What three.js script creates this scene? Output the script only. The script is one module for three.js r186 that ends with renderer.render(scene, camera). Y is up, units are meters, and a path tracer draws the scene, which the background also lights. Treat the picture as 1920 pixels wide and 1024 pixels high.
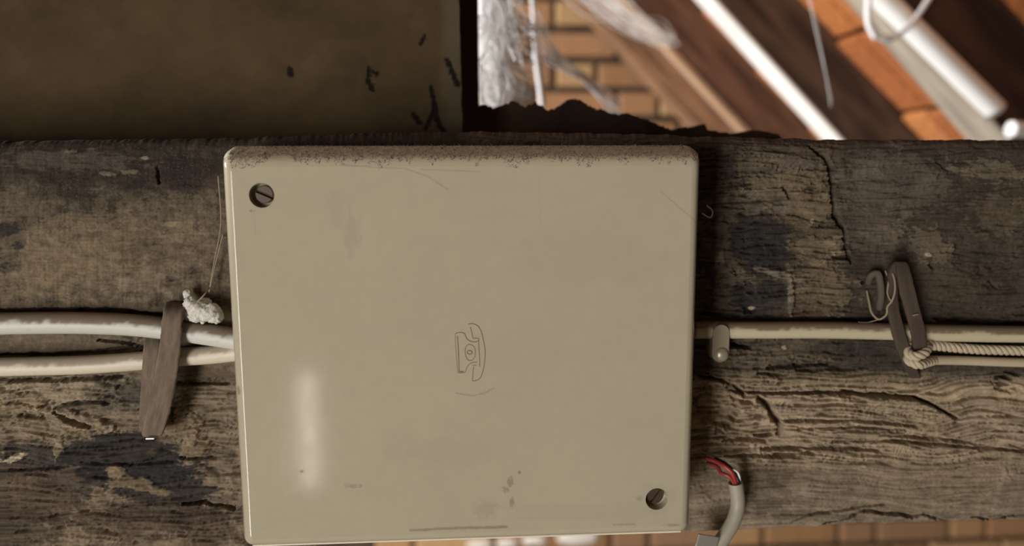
import * as THREE from 'three';
import { mergeGeometries, mergeVertices } from 'three/addons/utils/BufferGeometryUtils.js';
import { RoundedBoxGeometry } from 'three/addons/geometries/RoundedBoxGeometry.js';
import { RectAreaLightUniformsLib } from 'three/addons/lights/RectAreaLightUniformsLib.js';

// ---------------------------------------------------------------- camera, light, exposure
RectAreaLightUniformsLib.init();
const scene = new THREE.Scene();
const renderer = new THREE.WebGLRenderer();
renderer.toneMapping = THREE.LinearToneMapping;
renderer.toneMappingExposure = 1.0;
renderer.shadowMap.enabled = true;
scene.background = new THREE.Color(0.75, 0.82, 0.9);

// The lid of the junction box lies in the plane z = 0, the camera 0.25 m before it.
const F = 1387, CAM = 0.25;
const V3 = (x, y, z) => new THREE.Vector3(x, y, z);
const ax = V3(0.99814, -0.00174, 0.06087).normalize(), ay = V3(0.01402, 0.99058, 0.13622).normalize();
const sa = ax.clone().add(ay).normalize(), sb = ax.clone().sub(ay).normalize();
const WX = sa.clone().add(sb).normalize(), WY = sa.clone().sub(sb).normalize(), WN = WX.clone().cross(WY);
const camera = new THREE.PerspectiveCamera(2 * Math.atan(512 / F) * 180 / Math.PI, 1920 / 1024, 0.01, 60);
{
  const right = V3(WX.x, -WY.x, -WN.x), up = V3(-WX.y, WY.y, WN.y), back = V3(-WX.z, WY.z, WN.z);
  camera.matrixAutoUpdate = true;
  camera.quaternion.setFromRotationMatrix(new THREE.Matrix4().makeBasis(right, up, back));
  camera.position.set(0, 0, CAM);
  camera.focus = 0.268; camera.userData.fStop = 6;
  scene.add(camera); camera.updateMatrixWorld();
}
// a photograph pixel as a point on the plane at depth z, and back
function P(px, py, z = 0) {
  const d = V3((px - 960) / F, (py - 512) / F, 1), n = d.dot(WN), t = (CAM - z) / n;
  return V3(d.dot(WX) * t, -d.dot(WY) * t, z);
}
function pix(x, y, z) {
  const q = WX.clone().multiplyScalar(x).addScaledVector(WY, -y).addScaledVector(WN, CAM - z);
  return [960 + F * q.x / q.z, 512 + F * q.y / q.z];
}
const FLOOR = -1.85, FRONT = 2.6, LEFT = -2.4, BACK = -1.76;
function areaLight(name, pos, target, w, h, color, intensity) {
  const l = new THREE.RectAreaLight(color, intensity, w, h);
  l.name = name; l.position.copy(pos); l.lookAt(target); scene.add(l); return l;
}
// daylight at the three openings of the outhouse
areaLight('doorway_daylight', V3(-1.8, -0.86, FRONT - 0.03), V3(-1.8, -0.86, 0), 1.1, 1.9, 0xfffdfa, 15.5);
areaLight('slit_daylight', V3(-0.63, -1.0, FRONT - 0.03), V3(-0.63, -1.0, 0), 0.055, 0.46, 0xfff6e6, 9);
areaLight('side_window_daylight', V3(LEFT + 0.03, 0.28, -0.75), V3(0, 0.28, -0.75), 1.0, 0.9, 0xfdfdff, 56);

// ---------------------------------------------------------------- helpers
let seed = 7;
const rnd = () => { seed = (seed * 1664525 + 1013904223) >>> 0; return seed / 4294967296; };
const rr = (a, b) => a + (b - a) * rnd();
const perm = new Uint8Array(512); { const p = [...Array(256).keys()]; for (let i = 255; i > 0; i--) { const j = Math.floor(rnd() * (i + 1)); [p[i], p[j]] = [p[j], p[i]]; } for (let i = 0; i < 512; i++) perm[i] = p[i & 255]; }
const gxs = [], gys = []; for (let i = 0; i < 256; i++) { const a = i / 256 * Math.PI * 2 * 7; gxs.push(Math.cos(a)); gys.push(Math.sin(a)); }
function N(x, y) {                       // gradient noise, about -1..1
  const X = Math.floor(x), Y = Math.floor(y), fx = x - X, fy = y - Y, a = X & 255, b = Y & 255;
  const u = fx * fx * fx * (fx * (fx * 6 - 15) + 10), v = fy * fy * fy * (fy * (fy * 6 - 15) + 10);
  const g = (i, j, dx, dy) => { const h = perm[perm[(a + i) & 255] + ((b + j) & 255)]; return gxs[h] * dx + gys[h] * dy; };
  const n0 = g(0, 0, fx, fy), n1 = g(1, 0, fx - 1, fy), n2 = g(0, 1, fx, fy - 1), n3 = g(1, 1, fx - 1, fy - 1);
  return 1.5 * (n0 + u * (n1 - n0) + v * (n2 - n0 + u * (n0 - n1 - n2 + n3)));
}
const fbm = (x, y, o = 4) => { let s = 0, a = 0.5; for (let i = 0; i < o; i++) { s += a * N(x, y); x = x * 2.03 + 17.1; y = y * 2.03 + 5.3; a *= 0.5; } return s; };
const clamp = (x, a = 0, b = 1) => Math.min(b, Math.max(a, x));
const ss = (a, b, x) => { const t = clamp((x - a) / (b - a)); return t * t * (3 - 2 * t); };
const lin = (c) => { c /= 255; return c <= 0.04045 ? c / 12.92 : Math.pow((c + 0.055) / 1.055, 2.4); };
const srgb = (c) => { c = clamp(c); return 255 * (c <= 0.0031308 ? c * 12.92 : 1.055 * Math.pow(c, 1 / 2.4) - 0.055); };
const L3 = (r, g, b) => [lin(r), lin(g), lin(b)];
function curve1(pts) { return (x) => { if (x <= pts[0][0]) return pts[0][1]; for (let i = 1; i < pts.length; i++) if (x <= pts[i][0]) { const [x0, y0] = pts[i - 1], [x1, y1] = pts[i]; const t = (x - x0) / (x1 - x0); return y0 + (y1 - y0) * t * t * (3 - 2 * t); } return pts[pts.length - 1][1]; }; }
const taken = {};
const numbered = (n) => { const k = (taken[n] = (taken[n] ?? -1) + 1); return k ? `${n}_${String(k).padStart(3, '0')}` : n; };
function mesh(name, geo, mat, parent) {
  const m = new THREE.Mesh(geo, mat); m.name = parent ? name : numbered(name); m.castShadow = m.receiveShadow = true; (parent || scene).add(m); return m;
}
function group(name, label, category, at, grp) {
  const g = new THREE.Group(); g.name = numbered(name); if (at) g.position.copy(at); g.userData = { label, category }; if (grp) g.userData.group = grp; scene.add(g); return g;
}
function tag(o, label, category, grp, kind) { o.userData.label = label; o.userData.category = category; if (grp) o.userData.group = grp; if (kind) o.userData.kind = kind; return o; }
const structure = (o, label, category) => tag(o, label, category, null, 'structure');
function tex(w, h, fn, color = true, repeat) {     // fn(x, y from top) -> rgb 0..255
  const d = new Uint8Array(w * h * 4);
  for (let y = 0; y < h; y++) for (let x = 0; x < w; x++) { const c = fn(x, h - 1 - y), i = (y * w + x) * 4; d[i] = c[0]; d[i + 1] = c[1]; d[i + 2] = c[2]; d[i + 3] = 255; }
  const t = new THREE.DataTexture(d, w, h); t.magFilter = THREE.LinearFilter; t.minFilter = THREE.LinearFilter;
  t.wrapS = t.wrapT = repeat ? THREE.RepeatWrapping : THREE.MirroredRepeatWrapping;
  if (color) t.colorSpace = THREE.SRGBColorSpace; t.needsUpdate = true; return t;
}
const std = (o) => new THREE.MeshStandardMaterial(o);
const phys = (o) => new THREE.MeshPhysicalMaterial(o);
function noiseMat(base, vary, opts = {}) {          // small tileless mottled colour map on uv in metres
  const s = opts.size || 256, sc = opts.scale || 40;
  const t = tex(s, s, (x, y) => { const n = fbm(x / sc, y / sc * (opts.aniso || 1), 5) * vary + (rnd() - 0.5) * vary * 0.25; return base.map((c) => clamp(c * (1 + n), 0, 255)); });
  t.repeat.set(opts.rep || 1, opts.rep || 1);
  return phys({ map: t, roughness: opts.rough ?? 0.9, specularIntensity: opts.rough ? 1 : 0.4, bumpMap: opts.bump ? t : null, bumpScale: opts.bump || 0 });
}
function displace(geo, fn) { const p = geo.attributes.position, v = V3(); for (let i = 0; i < p.count; i++) { v.fromBufferAttribute(p, i); fn(v); p.setXYZ(i, v.x, v.y, v.z); } geo.computeVertexNormals(); return geo; }
// round tube along points with radius function and optional vertex colour function(angleUp, t, n)
function tube(pts, rad, seg = 120, radial = 18, colorFn = null, caps = true) {
  const c = new THREE.CatmullRomCurve3(pts, false, 'centripetal'), fr = c.computeFrenetFrames(seg, false), pos = [], col = [], idx = [], uv = [], len = c.getLength();
  for (let i = 0; i <= seg; i++) {
    const t = i / seg, p = c.getPointAt(t), r = typeof rad === 'function' ? rad(t) : rad;
    for (let j = 0; j <= radial; j++) {
      const a = j / radial * Math.PI * 2, n = fr.normals[i].clone().multiplyScalar(Math.cos(a)).addScaledVector(fr.binormals[i], Math.sin(a));
      pos.push(p.x + n.x * r, p.y + n.y * r, p.z + n.z * r); uv.push(t * len, j / radial * r * 6.28);
      if (colorFn) col.push(...colorFn(n, t, p, j));
    }
  }
  for (let i = 0; i < seg; i++) for (let j = 0; j < radial; j++) { const a = i * (radial + 1) + j, b = a + radial + 1; idx.push(a, a + 1, b, b, a + 1, b + 1); }
  if (caps) for (const i of [0, seg]) {
    const p = c.getPointAt(i / seg), k = pos.length / 3; pos.push(p.x, p.y, p.z); uv.push(0, 0); if (colorFn) col.push(...colorFn(fr.tangents[i], i / seg, p, 0));
    for (let j = 0; j < radial; j++) { const a = i * (radial + 1) + j; i ? idx.push(k, a, a + 1) : idx.push(k, a + 1, a); }
  }
  const g = new THREE.BufferGeometry(); g.setAttribute('position', new THREE.Float32BufferAttribute(pos, 3)); g.setAttribute('uv', new THREE.Float32BufferAttribute(uv, 2));
  if (colorFn) g.setAttribute('color', new THREE.Float32BufferAttribute(col, 3));
  g.setIndex(idx); g.computeVertexNormals(); return g;
}
// flat strap: list of [centre, width vector], given thickness
function ribbon(list, thick, sub = 10) {
  const C = new THREE.CatmullRomCurve3(list.map((l) => l[0]), false, 'centripetal');
  const Wat = (t) => { const f = t * (list.length - 1), i = Math.min(list.length - 2, Math.floor(f)); return list[i][1].clone().lerp(list[i + 1][1], f - i); };
  const n = (list.length - 1) * sub, K = 14, pos = [], uv = [], idx = [];
  let arc = 0, last = null;
  for (let i = 0; i <= n; i++) {
    const t = i / n, c = C.getPoint(t), w = Wat(t), tg = C.getPoint(Math.min(1, t + 0.004)).sub(C.getPoint(Math.max(0, t - 0.004))).normalize();
    if (last) arc += c.distanceTo(last); last = c.clone();
    const nn = w.clone().cross(tg).normalize(), hw = w.length();
    for (let j = 0; j <= K; j++) {
      const a = j / K * Math.PI * 2, ca = Math.cos(a), sn = Math.sin(a);
      const e = 0.45, px = Math.sign(ca) * Math.pow(Math.abs(ca), e), py = Math.sign(sn) * Math.pow(Math.abs(sn), e);
      const wob = 1 + 0.07 * N(arc * 300, a) + 0.05 * N(arc * 900, a * 2);
      const q = c.clone().addScaledVector(w, px * wob).addScaledVector(nn, py * thick * wob);
      pos.push(q.x, q.y, q.z); uv.push(px * hw * 20, arc * 20);
    }
  }
  for (let i = 0; i < n; i++) for (let j = 0; j < K; j++) { const a = i * (K + 1) + j, b = a + K + 1; idx.push(a, b, a + 1, b, b + 1, a + 1); }
  for (const i of [0, n]) { const k = pos.length / 3; const c = C.getPoint(i / n); pos.push(c.x, c.y, c.z); uv.push(0, 0); for (let j = 0; j < K; j++) { const a = i * (K + 1) + j; i ? idx.push(k, a + 1, a) : idx.push(k, a, a + 1); } }
  const g = new THREE.BufferGeometry(); g.setAttribute('position', new THREE.Float32BufferAttribute(pos, 3)); g.setAttribute('uv', new THREE.Float32BufferAttribute(uv, 2)); g.setIndex(idx); g.computeVertexNormals(); return g;
}
const box = (w, h, d, x = 0, y = 0, z = 0) => new THREE.BoxGeometry(w, h, d).translate(x, y, z);
function spanBox(a, b) { return box(b[0] - a[0], b[1] - a[1], b[2] - a[2], (a[0] + b[0]) / 2, (a[1] + b[1]) / 2, (a[2] + b[2]) / 2); }

// ---------------------------------------------------------------- the room shell
const T = 0.15, RIDGE = -1.2, RC = 0.855;                  // right roof plane: y = RC - x
const plasterMat = noiseMat([84, 74, 62], 0.35, { scale: 30, rep: 1 });
const floorMat = noiseMat([112, 103, 90], 0.3, { scale: 22, rep: 1 });
const mortarMat = noiseMat([70, 56, 44], 0.5, { scale: 9, rep: 2 });
const boardMat = noiseMat([62, 45, 32], 0.5, { scale: 30, aniso: 0.2, rep: 1 });
const ridgeY = RC - RIDGE, RIGHT = 1.75;
structure(mesh('floor', spanBox([LEFT - T, FLOOR - T, BACK - T], [RIGHT + T, FLOOR, FRONT + T]), floorMat), 'pale worn concrete floor of the outhouse', 'floor');
structure(mesh('wall_right', spanBox([RIGHT, FLOOR, BACK - T], [RIGHT + T, RC - RIGHT + 0.1, FRONT + T]), plasterMat), 'low eaves wall under the roof slope', 'wall');
// walls with openings as joined blocks
const wl = [];
const leftTop = ridgeY - (RIDGE - LEFT);
wl.push(spanBox([LEFT - T, FLOOR, BACK - T], [LEFT, -0.17, FRONT + T]), spanBox([LEFT - T, 0.73, BACK - T], [LEFT, leftTop + 0.15, FRONT + T]), spanBox([LEFT - T, -0.17, BACK - T], [LEFT, 0.73, -1.25]), spanBox([LEFT - T, -0.17, -0.25], [LEFT, 0.73, FRONT + T]));
structure(mesh('wall_left', mergeGeometries(wl), plasterMat), 'plastered side wall with a window opening', 'wall');
const wf = [];
wf.push(spanBox([LEFT, FLOOR, FRONT], [-2.35, ridgeY + 0.2, FRONT + T]), spanBox([-2.35, 0.09, FRONT], [-1.25, ridgeY + 0.2, FRONT + T]), spanBox([-1.25, FLOOR, FRONT], [-0.6575, ridgeY + 0.2, FRONT + T]),
  spanBox([-0.6575, FLOOR, FRONT], [-0.6025, -1.23, FRONT + T]), spanBox([-0.6575, -0.77, FRONT], [-0.6025, ridgeY + 0.2, FRONT + T]), spanBox([-0.6025, FLOOR, FRONT], [RIGHT, ridgeY + 0.2, FRONT + T]));
structure(mesh('wall_front', mergeGeometries(wf), plasterMat), 'plastered wall with a doorway and a narrow slit', 'wall');
// the openings: pale daylit panes in the same places as the three lights
const paneMat = std({ color: 0xffffff, emissive: 0xfff6ea, emissiveIntensity: 1.5, roughness: 1 });
structure(mesh('window_1', spanBox([LEFT - 0.06, -0.17, -1.25], [LEFT - 0.04, 0.73, -0.25]), paneMat), 'bright frosted side window pane', 'window');
structure(mesh('window_2', spanBox([-0.6575, -1.23, FRONT + 0.04], [-0.6025, -0.77, FRONT + 0.06]), paneMat), 'narrow bright slit pane beside doorway', 'window');
structure(mesh('window_3', spanBox([-2.35, FLOOR, FRONT + 0.04], [-1.25, 0.09, FRONT + 0.06]), paneMat), 'daylit doorway in the front wall', 'window');
{ // roof slopes as slabs
  const slab = (x0, y0, x1, y1, up) => { const s = new THREE.Shape([[x0, y0], [x1, y1], [x1 + up[0], y1 + up[1]], [x0 + up[0], y0 + up[1]]].map((p) => new THREE.Vector2(...p))); return new THREE.ExtrudeGeometry(s, { depth: FRONT - BACK + 2 * T, bevelEnabled: false }).translate(0, 0, BACK - T); };
  structure(mesh('ceiling', mergeGeometries([slab(RIDGE, ridgeY + 0.03, RIGHT + T, RC - RIGHT - T + 0.03, [0.08, 0.08]), slab(LEFT - T, leftTop - T, RIDGE, ridgeY + 0.03, [-0.08, 0.08])]), boardMat), 'dark boarded underside of the roof', 'ceiling');
}
// back gable wall with bricks
const back = new THREE.Group(); back.name = 'wall_back'; scene.add(back); structure(back, 'old orange brick gable wall in shade behind the beam', 'wall');
mesh('mortar', spanBox([LEFT, FLOOR, BACK - T], [RIGHT, ridgeY + 0.1, BACK - 0.006]), mortarMat, back);
{
  const bricks = [[162, 126, 88], [172, 138, 98], [146, 110, 76], [158, 118, 84], [140, 108, 80]].map((c) => noiseMat(c, 0.35, { scale: 20, size: 128, rep: 3, bump: 0.002 }));
  const mk = (w) => { const g = new RoundedBoxGeometry(w, 0.06, 0.03, 1, 0.006); return displace(g, (v) => { v.z += 0.0025 * N(v.x * 30 + w, v.y * 40); }); };
  const str = [mk(0.215), mk(0.213)], hd = [mk(0.103), mk(0.1)];
  const o = P(1533, 1020, BACK), bed = 0.0775;
  for (let r = -3; r < 21; r++) {
    let x = o.x - 4.5 * 0.34 + (((r % 2) + 2) % 2 ? 0.17 : 0); const y = o.y + 0.037 + r * bed; let k = 0;
    while (x < (r < 5 ? 1.7 : 1.1)) { const s = k % 2 === 0, w = s ? 0.225 : 0.115; if (x > -0.36 && y + x < 0.8) { const b = mesh('brick', (s ? str : hd)[Math.floor(rnd() * 2)], bricks[Math.floor(rnd() * 5)], back); b.position.set(x + w / 2, y + rr(-0.002, 0.002), BACK + rr(-0.004, 0.002)); b.rotation.z = rr(-0.01, 0.01); } x += w; k++; }
  }
}
// pale plaster smears on the bricks below the box
const chalkMat = noiseMat([214, 208, 196], 0.12, { scale: 12, size: 128, rep: 8 });
for (const [px, py, w, h, lab] of [[1083, 1008, 43, 17, 'large pale plaster smear on brick wall below the box'], [900, 1022, 26, 8, 'small plaster fleck farthest from the large smear on the brick wall'], [952, 1020, 22, 9, 'small plaster fleck between two others on the brick wall'], [1003, 1014, 26, 10, 'small plaster fleck right beside the large smear on the brick wall']]) {
  const c = P(px, py, BACK + 0.016), s = 2.02 / F;
  const g = displace(new THREE.SphereGeometry(1, 20, 12), (v) => { const k = 1 + 0.25 * N(v.x * 3 + px, v.y * 3); v.set(v.x * w * s * k, v.y * h * s * k, v.z * 0.007); });
  const m = mesh('plaster_smear', g, chalkMat); m.position.copy(c);
  tag(m, lab, 'plaster', 'plaster smears on the brick wall');
}

// ---------------------------------------------------------------- roof timbers and tiles of the right slope
const rotSlope = -Math.PI / 4, S2 = Math.SQRT2;
const slopePoint = (c, s, z) => V3(c / 2 + s / S2, c / 2 - s / S2, z);      // s runs down the slope
const tileMats = [[168, 104, 58], [154, 92, 52], [178, 116, 68]].map((c) => noiseMat(c, 0.3, { scale: 25, size: 128, rep: 3 }));
{
  const roof = group('tiled_roof_slope', 'orange clay tiles on the underside of the roof above the rafters', 'roof tiles');
  roof.position.copy(slopePoint(RC, 0, 0)); roof.rotation.z = rotSlope;
  const g = new RoundedBoxGeometry(0.166, 0.014, 0.16, 1, 0.004);
  for (let i = -6; i < 7; i++) for (let k = 0; k < 8; k++) { const b = mesh('tile', g, tileMats[Math.floor(rnd() * 3)], roof); b.position.set(i * 0.172 + 0.03, -0.004, -0.52 - k * 0.165); b.rotation.z = 0.05 + rr(-0.012, 0.012); }
}
function woodMat(c, vary, rep = 3) { return noiseMat(c, vary, { scale: 40, aniso: 0.25, size: 256, rep, bump: 0.002 }); }
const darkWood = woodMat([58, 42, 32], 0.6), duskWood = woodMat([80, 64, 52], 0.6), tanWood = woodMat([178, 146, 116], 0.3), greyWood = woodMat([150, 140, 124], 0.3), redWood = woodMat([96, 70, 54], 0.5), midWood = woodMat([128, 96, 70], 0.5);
const whitePaint = noiseMat([236, 234, 226], 0.08, { scale: 30, size: 128, rep: 4, rough: 0.6 });
function rafter(z0, z1, c, depth, mat, label) {
  const r = group('rafter', label, 'rafter', slopePoint(c, 0, 0)); r.rotation.z = rotSlope;
  const g = new RoundedBoxGeometry(2.9, depth, z1 - z0, 3, 0.006); const t = mesh('timber', g.translate(0.05, depth / 2, (z0 + z1) / 2), mat, r); return r;
}
const zc = (Z) => CAM - Z;
const r1 = rafter(zc(0.945), zc(0.875), 0.70, 0.105, darkWood, 'dark rafter with a grey board and a white pipe fixed under it');
mesh('soffit_board', new RoundedBoxGeometry(2.8, 0.004, 0.072, 2, 0.0015).translate(0, -0.003, zc(0.91)), greyWood, r1).userData.label = 'pale grey board under the rafter';
const r2 = rafter(zc(1.31), zc(1.25), 0.70, 0.105, duskWood, 'dark rafter with a bright white painted underside');
mesh('painted_board', new RoundedBoxGeometry(2.8, 0.006, 0.060, 2, 0.002).translate(0, -0.004, zc(1.28)), whitePaint, r2).userData.label = 'white painted board under the rafter';
const r3 = rafter(zc(1.70), zc(1.60), 0.70, 0.105, redWood, 'brown rafter with a pale tan strip painting its lit lower edge');
mesh('lit_edge', new RoundedBoxGeometry(2.8, 0.014, 0.03, 2, 0.003).translate(0, -0.006, zc(1.613)), tanWood, r3).userData.label = 'pale tan strip standing for the lit edge';  // added tan strip, paints the light caught by the rafter's near arris
rafter(zc(1.98), zc(1.89), 0.70, 0.105, midWood, 'mid brown rafter against the brick gable wall');
{ // white pipe along the near edge of the nearest rafter, with its cut-off end
  const a = P(1560, -95, zc(0.85)), b = P(1868, 208, zc(0.85));
  const m = mesh('plastic_pipe', tube([a, a.clone().lerp(b, 0.33), a.clone().lerp(b, 0.66), b], 0.0125, 40, 20), std({ color: 0xeeece6, roughness: 0.35 }));
  tag(m, 'white plastic pipe end sloping down under the nearest dark rafter', 'pipe');
  const c = P(1893, 242, zc(0.8)), e = mesh('plastic_pipe', tube([c, c.clone().add(V3(0.02, -0.001, 0)), c.clone().add(V3(0.05, -0.003, 0)), c.clone().add(V3(0.09, -0.006, 0))], 0.009, 20, 16), std({ color: 0xeeece6, roughness: 0.35 }));
  tag(e, 'short white pipe stub lying level behind the beam', 'pipe');
}

// ---------------------------------------------------------------- the old timber beam
const ZB = -0.036, BEAMBACK = -0.15;
const topPx = curve1([[-400, 262], [0, 263], [400, 259], [560, 254], [720, 248], [900, 246], [1200, 250], [1340, 256], [1600, 261], [1920, 262], [2400, 268]]);
const botPx = curve1([[-400, 1070], [0, 1062], [430, 1048], [700, 1018], [880, 1005], [1300, 999], [1500, 992], [1700, 985], [1920, 978], [2400, 970]]);
const PAL = {
  tar: L3(44, 41, 40), dark: L3(54, 44, 37), brown: L3(84, 68, 52), pale: L3(150, 133, 106), cream: L3(190, 172, 140), grey: L3(114, 101, 86), tan: L3(132, 113, 84), dust: L3(128, 114, 98), red: L3(78, 56, 44), web: L3(138, 124, 102),
};
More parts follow.
